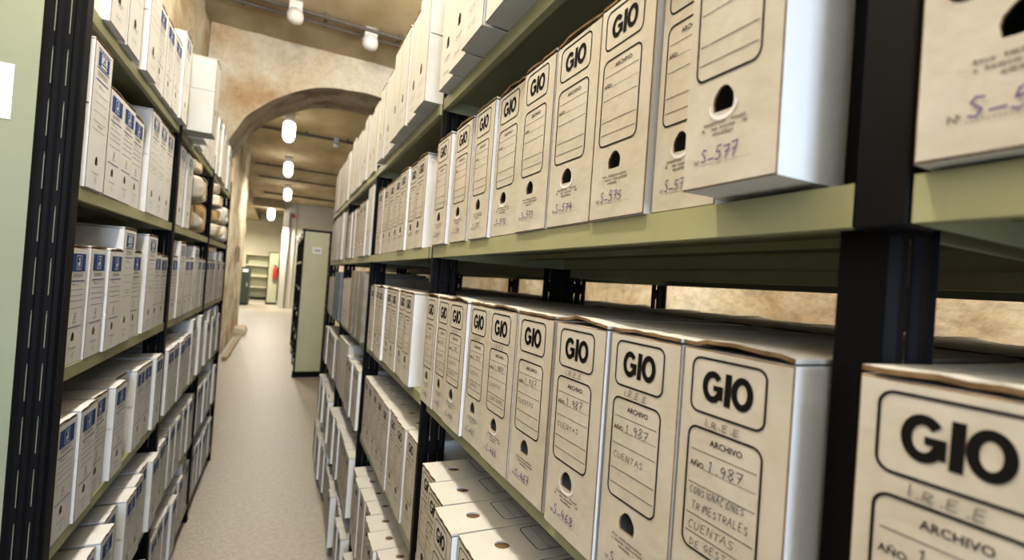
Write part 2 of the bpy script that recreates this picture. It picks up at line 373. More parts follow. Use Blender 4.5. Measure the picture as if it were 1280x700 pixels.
mid_rack, put4 = rack('shelving_rack', 'far black rack with pale green end panel and small white number card', .215, 1, [7.1, 8.1, 9.1, 10.1], [ZC+v for v in (.50, .12, -.28, -.66, -1.02, -1.38)], .37, ZC+.56, (ZC+.3,), mt=M_PANEL_BRIGHT)
b = MB(); b.box(.235, .55, 7.085, 7.093, .08, ZC+.53, M_PANEL_BRIGHT); ep2 = put4(b.build('end_panel', mid_rack)); ep2['label'] = 'pale green end panel'
b = MB(); b.box(.20, .60, 7.08, 7.14, ZC+.53, ZC+.56, M_BLACK); put4(b.build('top_rail', mid_rack))
b = MB(); b.box(.20, .60, 7.08, 7.14, .0, .08, M_BLACK); put4(b.build('kick_plate', mid_rack))
b = MB(); b.box(.342, .458, 7.0825, 7.0848, ZC+.235, ZC+.325, M_PAPER)
for k, (a, c) in enumerate(((.365, .380), (.385, .400), (.405, .42), (.424, .438))): b.box(a, c, 7.082, 7.0824, ZC+.265, ZC+.29, M_FINE)
b.build('number_card', ep2)

# ------------------------------------------------------------------ flat print drawn on box faces
_fc = {}
def glyphs(txt, bold=0.0):
    k = (txt, bold)
    if k not in _fc:
        c = bpy.data.curves.new('t', 'FONT'); c.body = txt; c.size = 1; c.offset = bold; c.resolution_u = 2
        o = bpy.data.objects.new('t', c); COL.objects.link(o)
        bpy.context.view_layer.update()
        me = bpy.data.meshes.new_from_object(o.evaluated_get(bpy.context.evaluated_depsgraph_get()))
        vs = [(v.co.x, v.co.y) for v in me.vertices]; fs = [tuple(p.vertices) for p in me.polygons]
        bpy.data.objects.remove(o); bpy.data.curves.remove(c); bpy.data.meshes.remove(me)
        xs = [v[0] for v in vs]; ys = [v[1] for v in vs]
        _fc[k] = (vs, fs, min(xs), max(xs), min(ys), max(ys))
    return _fc[k]
STROKE = {
 '0': [[(.5, 1), (.1, .7), (.1, .25), (.45, 0), (.85, .3), (.85, .75), (.5, 1)]], '1': [[(.3, .8), (.55, 1), (.5, 0)]],
 '2': [[(.1, .8), (.5, 1), (.85, .7), (.1, 0), (.9, .05)]], '3': [[(.1, .95), (.8, .95), (.4, .55), (.85, .3), (.5, 0), (.1, .1)]],
 '4': [[(.45, 1), (.05, .35), (.9, .4)], [(.7, .7), (.6, 0)]], '5': [[(.9, 1), (.25, .95), (.15, .55), (.7, .6), (.8, .2), (.4, 0), (.05, .1)]],
 '6': [[(.75, 1), (.2, .6), (.1, .2), (.5, 0), (.85, .25), (.55, .5), (.15, .3)]], '7': [[(.05, .95), (.9, 1), (.4, 0)], [(.3, .5), (.8, .55)]],
 '8': [[(.5, .5), (.15, .8), (.5, 1), (.85, .8), (.5, .5), (.1, .2), (.5, 0), (.9, .2), (.5, .5)]], '9': [[(.85, .7), (.5, .45), (.15, .7), (.5, 1), (.85, .75), (.7, 0)]],
 '-': [[(.05, .2), (.95, .22)]], '.': [[(.4, .0), (.6, .02)]],
 'A': [[(0, 0), (.5, 1), (.95, 0)], [(.2, .38), (.8, .4)]], 'C': [[(.9, .85), (.5, 1), (.1, .55), (.4, 0), (.9, .1)]],
 'D': [[(.15, 0), (.15, 1), (.8, .75), (.85, .3), (.1, 0)]], 'E': [[(.85, 1), (.15, .95), (.12, 0), (.85, .03)], [(.15, .52), (.7, .55)]],
 'G': [[(.85, .85), (.45, 1), (.1, .5), (.45, 0), (.85, .2), (.85, .5), (.5, .48)]], 'I': [[(.5, 1), (.5, 0)]], 'J': [[(.7, 1), (.65, .15), (.3, 0), (.1, .2)]],
 'L': [[(.2, 1), (.15, 0), (.85, .05)]], 'M': [[(0, 0), (.15, 1), (.5, .3), (.85, 1), (1, 0)]], 'N': [[(.1, 0), (.15, 1), (.8, 0), (.9, 1)]],
 'O': [[(.5, 1), (.1, .6), (.3, 0), (.8, .1), (.9, .7), (.5, 1)]], 'P': [[(.15, 0), (.2, 1), (.85, .85), (.7, .5), (.2, .45)]],
 'R': [[(.15, 0), (.2, 1), (.85, .85), (.7, .5), (.2, .45), (.9, 0)]], 'S': [[(.85, .9), (.4, 1), (.15, .75), (.8, .35), (.6, 0), (.1, .1)]],
 'T': [[(.05, .95), (.95, 1)], [(.5, 1), (.45, 0)]], 'U': [[(.1, 1), (.15, .2), (.5, 0), (.85, .25), (.9, 1)]], 'V': [[(.05, 1), (.45, 0), (.95, 1)]], ' ': [],
}
class Print(MB):
    """draws on a box front: u runs to the viewer's right from the box's edge, v up; both in metres"""
    def __init__(s, Wd, off=.0004, top=None): super().__init__(); s.W = Wd; s.off = off; s.top = top
    def P(s, u, v, o=0):
        if s.top is not None: return (v, s.W/2-u, s.top+s.off+o)     # drawn on the lid: v runs back from the front edge
        return (-s.off-o, s.W/2-u, v)
    def pl(s, pts, mt, o=0): s.poly([s.P(u, v, o) for u, v in pts], mt)
    def rect(s, u0, u1, v0, v1, mt, o=0): s.pl([(u0, v0), (u1, v0), (u1, v1), (u0, v1)], mt, o)
    def line(s, u0, u1, v, t, mt, o=0): s.rect(u0, u1, v-t/2, v+t/2, mt, o)
    def ring(s, outer, inner, mt, o=0):
        s.grid([[s.P(u, v, o) for u, v in outer], [s.P(u, v, o) for u, v in inner]], mt, True)
    def frame(s, u0, u1, v0, v1, r, t, mt):
        def rr(i):
            out = []
            for cx, cy, a0 in ((u1-r, v1-r, 0), (u0+r, v1-r, 90), (u0+r, v0+r, 180), (u1-r, v0+r, 270)):
                for k in range(7):
                    a = math.radians(a0+15*k); out.append((cx+(r-i)*math.cos(a), cy+(r-i)*math.sin(a)))
            return out
        s.ring(rr(0), rr(t), mt)
    def text(s, txt, uc, v, h, mt, bold=0.0, w=None, o=0, align='c'):
        vs, fs, x0, x1, y0, y1 = glyphs(txt, bold); k = h/(y1-y0); kx = k if w is None else w/(x1-x0)
        us = uc-(x1-x0)*kx/2 if align == 'c' else uc
        n = len(s.v); s.v += [s.P(us+(x-x0)*kx, v+(y-y0)*k, o) for x, y in vs]; mi = s.mi(mt)
        for f in fs: s.f.append(tuple(n+i for i in f)); s.m.append(mi)
    def hand(s, txt, u, v, cw, h, t, mt, slope=0.0, seed=0, jit=1.0):
        rnd = random.Random(seed or txt)
        for ch in txt:
            dy = rnd.uniform(-.08, .08)*h*jit; sc = rnd.uniform(.85, 1.1)
            for st in STROKE.get(ch, []):
                pts = [Vector((u+cw*.82*(x+.14*y+rnd.uniform(-.04, .04)*jit), v+dy+h*sc*(y+rnd.uniform(-.04, .04)*jit))) for x, y in st]
                for a, c in zip(pts, pts[1:]):
                    d = (c-a)
                    if d.length < 1e-6: continue
                    d.normalize(); n = Vector((-d.y, d.x))*t/2; a2 = a-d*t*.3; c2 = c+d*t*.3
                    s.pl([a2-n, c2-n, c2+n, a2+n], mt, .0002+rnd.uniform(0, .0001))
            u += cw*(1.0 if ch not in '.I ' else .6); v += slope*cw
    def specks(s, u0, u1, v, h, mt, seed=1, o=0):                    # worn fine print, not readable
        rnd = random.Random(seed); u = u0
        while u < u1:
            w = rnd.uniform(.0012, .0034); 
            if rnd.random() < .82: s.rect(u, min(u+w, u1), v, v+h*rnd.uniform(.6, 1), mt, o)
            u += w+.0006
def gio_word(p, u0, u1, v0, v1, mt):
    h = v1-v0; w = u1-u0; n = 28
    def ell(cx, cy, rx, ry, a): return (cx+rx*math.cos(a), cy+ry*math.sin(a))
    lw = w*.43; gx = u0+lw/2; cy = (v0+v1)/2; rx, ry = lw/2, h/2; tx, ty = w*.112, h*.215
    A = [math.radians(38+k*(362-38-10)/n) for k in range(n+1)]          # G: open at the upper right
    p.grid([[p.P(*ell(gx, cy, rx, ry, a)) for a in A], [p.P(*ell(gx, cy, rx-tx, ry-ty, a)) for a in A]], mt)
    p.rect(gx+w*.015, gx+rx, cy-h*.11, cy+h*.06, mt); p.rect(gx+rx-tx, gx+rx, cy-h*.36, cy+h*.06, mt)
    ix = u0+lw+w*.025; iw = w*.125
    p.pl([(ix, v0), (ix+iw, v0), (ix+iw+w*.012, v1), (ix+w*.012, v1)], mt)      # I
    ox = u1-w*.205; rxo = w*.205
    B = [k*2*math.pi/36 for k in range(36)]
    p.ring([ell(ox, cy, rxo, ry, a) for a in B], [ell(ox, cy, rxo-tx, ry-ty, a) for a in B], mt)
WB, HB, DB = .103, .255, .365
def gio_logo(seed=0, top=None):
    p = Print(WB, top=top); u0, u1 = .0105, .0835
    a, b_ = (.1975, .2445) if top is None else (.215, .262)
    p.frame(u0, u1, a, b_, .009, .0019, M_INK); gio_word(p, u0+.0125, u1-.0115, a+.011, b_-.010, M_INK); return p
def gio_print(seed=0, top=None):
    p = Print(WB, top=top); u0, u1 = .0105, .0835; um = (u0+u1)/2
    if top is None:
        p.frame(u0, u1, .084, .1865, .0095, .0019, M_INK)
        p.text('ARCHIVO', um+.003, .1735, .0052, M_INK, .012)
        p.line(u0+.005, u1-.0045, .1665, .0006, M_INK)
        p.text('AÑO', u0+.0045, .1525, .0058, M_INK, .012, align='l')
        for k in range(28): p.rect(u0+.019+k*.0018, u0+.0198+k*.0018, .1522, .153, M_INK)
        for v, t in ((.1385, .0006), (.1130, .0007), (.0980, .0007)): p.line(u0+.004, u1-.004, v, t, M_INK)
        sc = [(.045+.0155*math.cos(a), .060+.0105*math.sin(a)) for a in [math.radians(168+k*20.4) for k in range(11)]]; si = [(.045+(u-.045)*.90, .0605+(v-.060)*.70) for u, v in sc]
        if seed % 2 == 0: p.grid([[p.P(u, v) for u, v in sc], [p.P(u, v) for u, v in si]], M_WHITE)
        for k, (a, c) in enumerate(((.024, .070), (.022, .072), (.035, .058))): p.specks(a, c, .0475-k*.0042, .0025, M_FINE, seed*7+k)
        p.text('N', .0145, .0185, .0045, M_FINE, .01, align='l'); p.rect(.0185, .0200, .021, .0225, M_FINE)
        for k in range(26): p.rect(.022+k*.0022, .0230+k*.0022, .0175, .0181, M_FINE)
    else:
        p.frame(u0, u1, .105, .205, .0095, .0017, M_INK)
        for v in (.128, .146, .176): p.line(u0+.002, u1-.002, v, .0007, M_INK)
    return p
def deer(p, u0, u1, v0, v1, mt, o):                                    # small white standing animal in an outlined upright frame
    w, h = u1-u0, v1-v0
    p.frame_o = o
    t = w*.05
    for a in ((u0, u1, v0, v0+t), (u0, u1, v1-t, v1), (u0, u0+t, v0, v1), (u1-t, u1, v0, v1)): p.rect(*a, mt, o)
    P = lambda pts: p.pl([(u0+w*x, v0+h*y) for x, y in pts], mt, o)
    P([(.28, .30), (.70, .34), (.72, .52), (.30, .50)]); P([(.56, .46), (.72, .46), (.66, .76), (.52, .74)])
    P([(.40, .72), (.66, .70), (.66, .84), (.38, .80)]); P([(.58, .82), (.64, .82), (.66, .93), (.60, .93)])
    P([(.28, .08), (.36, .08), (.40, .34), (.29, .34)]); P([(.60, .08), (.68, .08), (.71, .36), (.60, .36)])
def blue_short_print(seed=0):
    Wd, H = .105, .257; p = Print(Wd); u0, u1 = .013, .090; um = (u0+u1)/2; B = M_BLUE
    p.rect(u0, u1, .785*H, .935*H, B); deer(p, um-.014, um+.014, .80*H, .92*H, M_PAPER, .0003)
    p.text('DEFINIDO', um, .735*H, .0085, M_FINE, .01, w=.055)
    p.line(u0, u1, .705*H, .0024, B); p.text('Año', u0+.012, .665*H, .006, B, align='l'); p.line(u0+.028, u0+.05, .667*H, .0008, B)
    for v in (.63, .582, .535, .475): p.line(u0, u1, v*H, .0011, B)
    deer(p, um-.007, um+.007, .375*H, .435*H, M_FINE, 0); p.specks(um-.012, um+.012, .352*H, .003, M_FINE, seed)
    p.line(u0, u1, .315*H, .0020, B)
    p.text('Proyecto', um, .125*H, .0065, M_FINE, 0, w=.040); p.hand('12', um-.008, .06*H, .008, .010, .0009, M_FINE, seed=seed+3)
    return p
def blue_tall_print(seed=0):
    Wd, H = .11, .318; p = Print(Wd); u0, u1 = .016, .092; um = (u0+u1)/2; B = M_BLUE
    p.line(u0, u1, .952*H, .0026, B); p.rect(u0+.004, u1-.004, .838*H, .938*H, B); p.line(u0, u1, .825*H, .0026, B)
    p.rect(um-.018, um+.018, .868*H, .93*H, M_PAPER, .0003); deer(p, um-.014, um+.014, .872*H, .926*H, B, .0005); p.rect(um-.018, um+.018, .846*H, .858*H, M_PAPER, .0003)
    p.text('DEFINIDO', um, .772*H, .011, M_FINE, 0, w=.062)
    p.line(u0, u1, .745*H, .0026, B); p.text('Año', u0+.02, .70*H, .006, B, align='l'); p.line(u0+.036, u0+.056, .702*H, .0008, B)
    for v in (.655, .595, .53, .465, .41): p.line(u0, u1, v*H, .0009, M_FINE)
    p.specks(um-.01, um+.02, .437*H, .004, M_FINE, seed)
    p.text('Proyecto', um, .105*H, .0065, M_FINE, 0, w=.040); p.hand('16', um-.008, .055*H, .008, .010, .0009, M_FINE, seed=seed+5)
    return p
def plain_print(seed=0, blue=False):
    p = Print(.108); um = .052
    p.specks(um-.02, um+.02, .062, .003, M_FINE, seed); p.specks(um-.016, um+.016, .056, .0025, M_FINE, seed+1)
    p.hand('N-%d' % (40+seed), um-.018, .025, .009, .010, .0008, M_FINE, seed=seed+9)
    if blue:
        for v in (.26, .235, .21, .185, .16, .135): p.line(.014, .094, v, .0009, M_FINE)
    return p

# ------------------------------------------------------------------ cardboard archive boxes (front at x = 0, body towards +x, base at z = 0)
def drop_shape(uc, v0, v1, w):                     # finger hole: round at the top, flatter below
    pts = []; h = v1-v0; n = 16
    for k in range(n):
        a = 2*math.pi*k/n; x, y = math.cos(a), math.sin(a)
        if y < -.5: y = -.5-(-.5-y)*.12; x *= 1.25
        elif y > .5: x *= .9
        pts.append((uc+x*w/2, v0+h*(y+.75)/1.75))
    return pts
def box_meshes(name, Wd, H, D, mface, mside, hole, seed, flap=False, top_hole=False, dent=.0, mlid=None):
    mlid = mlid or mside
    """returns (body mesh, lid mesh)"""
    rnd = random.Random(seed); bm = bmesh.new(); e = .0011; HT = H-.0045
    mats = [mface, mside, M_KRAFT]
    def V(u, v, x=0): return bm.verts.new((x, Wd/2-u, v))
    outer = [V(e, e), V(Wd-e, e), V(Wd-e, HT-e), V(e, HT-e)]
    hp = drop_shape(*hole); ring = [V(u, v) for u, v in hp]
    ed = [bm.edges.new((outer[i], outer[(i+1) % 4])) for i in range(4)] + [bm.edges.new((ring[i], ring[(i+1) % 16])) for i in range(16)]
    bmesh.ops.triangle_fill(bm, use_beauty=True, edges=ed)
    for f in bm.faces: f.material_index = 0
    inner = [V(u, v, .0022) for u, v in hp]
    for i in range(16):
        f = bm.faces.new((ring[i], ring[(i+1) % 16], inner[(i+1) % 16], inner[i])); f.material_index = 2
    q = [V(0, 0, e), V(Wd, 0, e), V(Wd, HT, e), V(0, HT, e)]
    for i in range(4):
        f = bm.faces.new((outer[i], outer[(i+1) % 4], q[(i+1) % 4], q[i])); f.material_index = 2
    bk = [V(0, 0, D), V(Wd, 0, D), V(Wd, HT, D), V(0, HT, D)]
    for i in range(4):
        f = bm.faces.new((q[i], q[(i+1) % 4], bk[(i+1) % 4], bk[i])); f.material_index = 1
    f = bm.faces.new(bk); f.material_index = 1
    if flap:
        for u in (-.0016, Wd):
            vs = [bm.verts.new((x, Wd/2-uu, z)) for x in (.004, D-.004) for uu in (u, u+.0016) for z in (H*.56, HT-.001)]
            for a in ((0, 1, 3, 2), (4, 6, 7, 5), (0, 4, 5, 1), (2, 3, 7, 6), (1, 5, 7, 3)):
                f = bm.faces.new([vs[i] for i in a]); f.material_index = 1
            f = bm.faces.new([vs[i] for i in (0, 2, 6, 4)]); f.material_index = 2
    bmesh.ops.recalc_face_normals(bm, faces=bm.faces)
    me = bpy.data.meshes.new(name); bm.to_mesh(me); bm.free()
    for mm in mats: me.materials.append(mm)
    # lid: thin sheet, front lip worn and slightly lifted
    b = MB(); n = 9; lift = [dent*math.sin(math.pi*i/(n-1))*rnd.uniform(.5, 1)+rnd.uniform(0, .0012) for i in range(n)]; back = [rnd.uniform(-.001, .0015) for i in range(n)]
    xs = [0, .004, .02, .09, D]
    def zz(i, k): return lift[i]*max(0, 1-xs[k]/.09)
    X0 = [back[i] for i in range(n)]
    def pt(i, k, dz): return ((X0[i] if k == 0 else xs[k]), Wd/2-Wd*i/(n-1), HT+zz(i, k)+dz)
    topr = [[pt(i, k, .0045) for i in range(n)] for k in range(5)]
    if top_hole:
        b.grid(topr[:3], mlid)
        uc, v0, v1, w = Wd*.47, .045, .071, .024
        # ring of quads round the hole in the lid between rows 2 and 3
        hpts = [(uc+math.cos(a)*w/2, (v0+v1)/2+math.sin(a)*(v1-v0)/2) for a in [2*math.pi*k/20 for k in range(20)]]
        per = []
        for a in [2*math.pi*k/20 for k in range(20)]:
            c, s_ = math.cos(a), math.sin(a); cx, cy = uc, (v0+v1)/2
            tx = ((Wd-cx) if c > 0 else cx)/abs(c) if abs(c) > 1e-6 else 9; ty = ((.09-cy) if s_ > 0 else (cy-.02))/abs(s_) if abs(s_) > 1e-6 else 9
            tt = min(tx, ty); per.append((cx+c*tt, cy+s_*tt))
        zt = HT+.0045
        def zl(v): return zt+(sum(lift)/n)*max(0, 1-v/.09)
        b.grid([[(v, Wd/2-u, zl(v)) for u, v in per], [(v, Wd/2-u, zl(v)) for u, v in hpts], [(v, Wd/2-u, zl(v)-.003) for u, v in hpts]], mlid, True)
        b.grid([[(v, Wd/2-u, zl(v)-.003) for u, v in hpts], [(v, Wd/2-u, zl(v)-.07) for u, v in hpts]], M_KRAFT, True)
        b.poly([(v, Wd/2-u, zl(v)-.07) for u, v in hpts], M_KRAFT)
        for (ua, va) in ((0, .02), (Wd, .02), (0, .09), (Wd, .09)):
            near = sorted(per, key=lambda q_: (q_[0]-ua)**2+(q_[1]-va)**2)[:2]
            b.poly([(va, Wd/2-ua, zl(va))]+[(v, Wd/2-u, zl(v)) for u, v in near], mlid)
        b.grid(topr[3:], mlid)
    else: b.grid(topr, mlid)
    b.grid([[pt(i, k, .0012) for i in range(n)] for k in range(5)], M_KRAFT)
    b.grid([[pt(i, 0, .0012) for i in range(n)], [pt(i, 0, .0045) for i in range(n)]], M_KRAFT)
    for i in (0, n-1): b.grid([[pt(i, k, .0012) for k in range(5)], [pt(i, k, .0045) for k in range(5)]], mlid)
    return me, b.mesh(name+'_lid', fix=not top_hole)

KINDS = {}
LOGO = gio_logo().mesh('printed_logo', fix=False); LOGO_TOP = gio_logo(top=HB+.0003).mesh('printed_logo', fix=False)
def kind(key, W_, H_, D_, body_lids, prints, extra=None): KINDS[key] = dict(W=W_, H=H_, D=D_, bl=body_lids, pr=prints, ex=extra)
gh = (.045, .054, .076, .0235)
kind('gio', WB, HB, DB, [box_meshes('archive_box', WB, HB, DB, M_FACE, M_SIDE, gh, s, mlid=M_CARD, dent=d) for s, d in ((1, .002), (2, .005), (3, .001), (4, .007))], [gio_print(s).mesh('printed_label', fix=False) for s in (1, 2)])
kind('gio_top', WB, HB, DB, [box_meshes('archive_box', WB, HB, DB, M_FACE, M_SIDE, gh, s, mlid=M_CARD, dent=d, top_hole=True) for s, d in ((11, .0), (12, .0))], [gio_print(s).mesh('printed_label', fix=False) for s in (3, 4)], gio_print(5, top=HB+.0003).mesh('printed_lid_label', fix=False))
kind('short', .105, .257, .35, [box_meshes('archive_box', .105, .257, .35, M_WHITE, M_WHITE, (.049, .048, .07, .017), s, True, dent=d) for s, d in ((21, .002), (22, .004))], [blue_short_print(s).mesh('printed_label', fix=False) for s in (1, 2)])
kind('tall', .11, .318, .35, [box_meshes('archive_box', .11, .318, .35, M_WHITE, M_WHITE, (.054, .052, .074, .017), s, True, dent=d) for s, d in ((31, .002), (32, .004))], [blue_tall_print(s).mesh('printed_label', fix=False) for s in (1, 2)])
kind('plain', .108, .30, .36, [box_meshes('archive_box', .108, .30, .36, M_CARD, M_CARD, (.05, .082, .112, .019), s, True, dent=d) for s, d in ((41, .002), (42, .005))], [plain_print(s).mesh('printed_label', fix=False) for s in (1, 2, 3)])
kind('lined', .108, .30, .36, [box_meshes('archive_box', .108, .30, .36, M_WHITE, M_WHITE, (.05, .058, .086, .018), s, True, dent=d) for s, d in ((51, .002), (52, .005))], [plain_print(s, True).mesh('printed_label', fix=False) for s in (4, 5)])
KINDS['blank'] = dict(KINDS['plain']); KINDS['blank']['pr'] = []
def sees(x, y, z, dx, h, w, mg=50):
    for a in (0, dx):
        for b_ in (-w/2, w/2):
            for c in (0, h):
                q = px(x+a, y+b_, z+c)
                if q and -mg < q[0] < 1280+mg and -mg < q[1] < 700+mg: return True
    return False
def put_box(k, side, y, z, prot, label, group, w=None, h=None, rz=0.0, note=None, v=None, tilt=0.0):
    """y is the middle of the box front along the shelf; prot how far the front stands out of the shelf edge"""
    K = KINDS[k]; s = 1 if side == 'R' else -1
    x = (XR-prot) if s > 0 else (XL+prot)
    if not sees(x, y, z, s*K['D'], K['H'], K['W']): return None
    v = random.randrange(100) if v is None else v
    bme, lme = K['bl'][v % len(K['bl'])]
    o = link('archive_box', bme); o.location = (x, y, z+.0006); o.rotation_euler = (0, tilt, (0 if s > 0 else math.pi)+rz)
    o.scale = (1, (w or K['W'])/K['W'], (h or K['H'])/K['H'])
    tag(o, label, 'archive box', group)
    ld = link('lid', lme, o)
    if K['pr']: link('printed_label', K['pr'][v % len(K['pr'])], o)
    if k[:3] == 'gio': link('printed_logo', LOGO, o)
    if K['ex']: link('printed_label', K['ex'], ld); link('printed_logo', LOGO_TOP, ld)
    if note:
        me = note(v)
        if me: link('handwriting', me, o)
    return o
ORD = ['first', 'second', 'third', 'fourth', 'fifth', 'sixth', 'seventh', 'eighth', 'ninth', 'tenth', 'eleventh', 'twelfth']
BAY = {1: 'nearest bay', 2: 'second bay', 3: 'third bay', 4: 'fourth bay', 5: 'farthest bay'}

def note_mesh(number, lines=(), stamp=False, year=None):
    def f(v):
        p = Print(WB, .0006)
        p.hand(number, .0225, .0195, .0086, .0108, .0011, M_PURPLE, seed=number, jit=.45)
        if year: p.hand(year, .033, .1535, .0078, .0085, .0008, M_PEN, slope=.02, seed=number)
        for i, (t, vv) in enumerate(lines):
            cw = min(.0068, .058/max(1, len(t))); p.hand(t, .017+.003*(i % 2), vv, cw, .0062, .0006, M_PEN, slope=.04, seed=number+t)
        if stamp: p.hand('I.R.E.E', .026, .1888, .0068, .0058, .0010, M_FINE, seed=number)
        return p.mesh('handwriting', fix=False)
    return f
# ---- cream printed boxes, upper shelf (just above the eye), second bay: S-569 .. S-577
U = RT['U']; M = RT['M']; T = RT['T']
ug = 'cream boxes on the upper shelf'; mg = 'cream boxes on the middle shelf'
ul = [1.140, 1.014, .888, .790, .679, .580, .474, .376]
pro = [.006, .002, .004, -.002, .003, .002, .004, -.004]
for i, yh in enumerate(ul):
    nxt = ul[i+1] if i < 7 else .2945
    w = min(.104, yh-nxt-.003)
    put_box('gio', 'R', yh-w/2, U, pro[i], 'cream black-printed archive box numbered S-%d in violet pen, upper shelf, second bay' % (569+i), ug, w=w, rz=random.uniform(-.003, .003), note=note_mesh('S-%d' % (569+i)), v=i)
put_box('gio', 'R', .2515, U+.004, .038, 'cream archive box numbered S-577 sticking out of the upper shelf by the post', ug, w=.083, note=note_mesh('S-577'), v=3, tilt=-.012)
put_box('gio', 'R', .094, U+.002, .012, 'cream archive box just past the thick black post on the upper shelf', ug, note=note_mesh('S-578'), v=2)
# ---- middle shelf, second bay
ml = [1.145, 1.053, .961, .853, .751, .643, .525, .416, .313]
mt_ = [('S-462', (('CUENTAS', .1240),), 0), ('S-463', (('CUENTAS', .1240), ('JUSTIF', .1025)), 0), ('S-464', (('CUENTAS', .1240), ('TRIMEST', .1025)), 1), ('S-465', (('CUENTAS', .1240), ('COMPROB', .1025)), 1),
       ('S-466', (('CUENTAS', .1240), ('CONSIGNAC', .1025)), 1), ('S-467', (('CUENTAS', .1240),), 0), ('S-468', (('CUENTAS', .1240),), 1), ('S-469', (('CUENTAS', .1240),), 1),
       ('S-470', (('CONSIGNACIONES', .1300), ('TRIMESTRALES', .1180), ('CUENTAS', .1015), ('DE GESTION', .0880)), 1)]
mp = [.004, .002, .006, .0, .003, .002, .006, .003, .002]
for i, yh in enumerate(ml):
    nxt = ml[i+1] if i < 8 else .2095
    w = min(.104, yh-nxt-.0025)
    put_box('gio', 'R', yh-w/2, M, mp[i], 'cream black-printed archive box with handwritten %s, %s from the thick post, middle shelf, second bay' % ('CUENTAS' if i < 8 else 'CONSIGNACIONES', ORD[8-i]), mg, w=w, h=.258, rz=random.uniform(-.003, .003), note=note_mesh(mt_[i][0], mt_[i][1], mt_[i][2], '1.987'), v=i+1)
put_box('gio', 'R', .1190, M, .002, 'largest cream archive box, in front of the thick black post on the middle shelf', mg, w=.103, h=.262, note=note_mesh('S-471', (('CUENTAS', .1240),), True, '1.987'), v=0)
# ---- generic fills
def fill(side, bay, y0, y1, z, k, shelfname, group, prots, ks=None, wr=(.103, .112), start_gap=.002, hv=0.0, look='cream black-printed', where='near post', post=True, seed=0):
    rnd = random.Random(hash((bay, round(z, 2), side == 'R')) % 1000+seed); y = y0+start_gap; i = 0
    if callable(prots): pf = prots
    else: pf = lambda i, r: r.uniform(*prots)
    while True:
        kk = ks(i, rnd) if ks else k; W_ = KINDS[kk]['W']; w = W_*rnd.uniform(.95, 1.02)
        if y+w > y1: break
        look_ = {'gio': 'cream black-printed', 'gio_top': 'cream black-printed', 'plain': 'plain white', 'short': 'short white blue-headed', 'tall': 'tall white blue-headed', 'lined': 'white fine-lined', 'blank': 'blank white'}[kk]
        put_box(kk, side, y+w/2, z, pf(i, rnd), '%s archive box, %s from the near post, %s, %s' % (look_, ORD[min(i, 11)], BAY[bay], shelfname), group, w=w, h=KINDS[kk]['H']*(1+rnd.uniform(-hv, hv)), rz=rnd.uniform(-.004, .004), v=rnd.randrange(50))
        y += w+rnd.uniform(.0025, .005)+(0 if kk[:3] == 'gio' else .0036); i += 1
bays = {b_: (RP[b_-1]+.034, RP[b_]-.004) for b_ in (1, 2, 3, 4, 5)}
gU, gM, gT = ug, mg, 'white boxes along the top shelf of the cream-box rack'
gA, gB, gC = 'boxes on the fourth shelf of the cream-box rack', 'boxes on the fifth shelf of the cream-box rack', 'boxes on the bottom shelf of the cream-box rack'
# top shelf: pulled out towards the aisle, plain fronts
fill('R', 2, *bays[2], T, 'plain', 'top shelf', gT, lambda i, r: .040+.008*math.sin(i*1.7)-.012*(i > 6), hv=.03)
fill('R', 3, *bays[3], T, 'plain', 'top shelf', gT, lambda i, r: (.036 if i < 4 else .012)+r.uniform(-.006, .008), hv=.04, ks=lambda i, r: 'blank' if i == 3 else 'plain')
fill('R', 4, *bays[4], T, 'plain', 'top shelf', gT, lambda i, r: .008+r.uniform(-.008, .008), hv=.04)
fill('R', 5, *bays[5], T, 'plain', 'top shelf', gT, lambda i, r: .006+r.uniform(-.008, .006), hv=.03)
fill('R', 3, RP[2]+.10, RP[3]-.004, U, 'gio', 'upper shelf', gU, lambda i, r: r.uniform(-.004, .008), ks=lambda i, r: 'blank' if i == 8 else 'gio')
fill('R', 4, *bays[4], U, 'gio', 'upper shelf', gU, lambda i, r: r.uniform(-.004, .010), ks=lambda i, r: r.choice(['plain', 'gio', 'gio']) , hv=.03)
fill('R', 5, *bays[5], U, 'plain', 'upper shelf', gU, lambda i, r: r.uniform(-.004, .010), hv=.05)
fill('R', 3, RP[2]+.125, RP[3]-.004, M, 'gio', 'middle shelf', gM, lambda i, r: r.uniform(-.004, .008))
fill('R', 2, RP[1]+.35, RP[2]-.004, RT['A'], 'gio_top', 'fourth shelf', gA, lambda i, r: [.037, .038, .048, .030, .013, -.006, -.010, -.008, -.008][min(i, 8)])
fill('R', 3, *bays[3], RT['A'], 'gio_top', 'fourth shelf', gA, lambda i, r: -.006+r.uniform(-.003, .004))
fill('R', 4, *bays[4], RT['A'], 'plain', 'fourth shelf', gA, lambda i, r: .004+r.uniform(-.006, .006), ks=lambda i, r: 'gio_top' if i < 4 else 'plain', hv=.02)
fill('R', 5, *bays[5], RT['A'], 'gio', 'fourth shelf', gA, lambda i, r: .002+r.uniform(-.006, .006))
fill('R', 3, *bays[3], RT['B'], 'gio_top', 'fifth shelf', gB, lambda i, r: [.0, .03, .04, .03, .012, .016, .02, .012, .02][min(i, 8)])
fill('R', 4, *bays[4], RT['B'], 'gio_top', 'fifth shelf', gB, lambda i, r: .016+r.uniform(-.014, .02))
fill('R', 5, *bays[5], RT['B'], 'gio_top', 'fifth shelf', gB, lambda i, r: .010+r.uniform(-.014, .02))
fill('R', 2, *bays[2], RT['B'], 'gio_top', 'fifth shelf', gB, lambda i, r: .01+r.uniform(-.01, .02))
for bb in (3, 4, 5): fill('R', bb, *bays[bb], RT['C'], 'gio', 'bottom shelf', gC, lambda i, r: .016+r.uniform(-.01, .02))

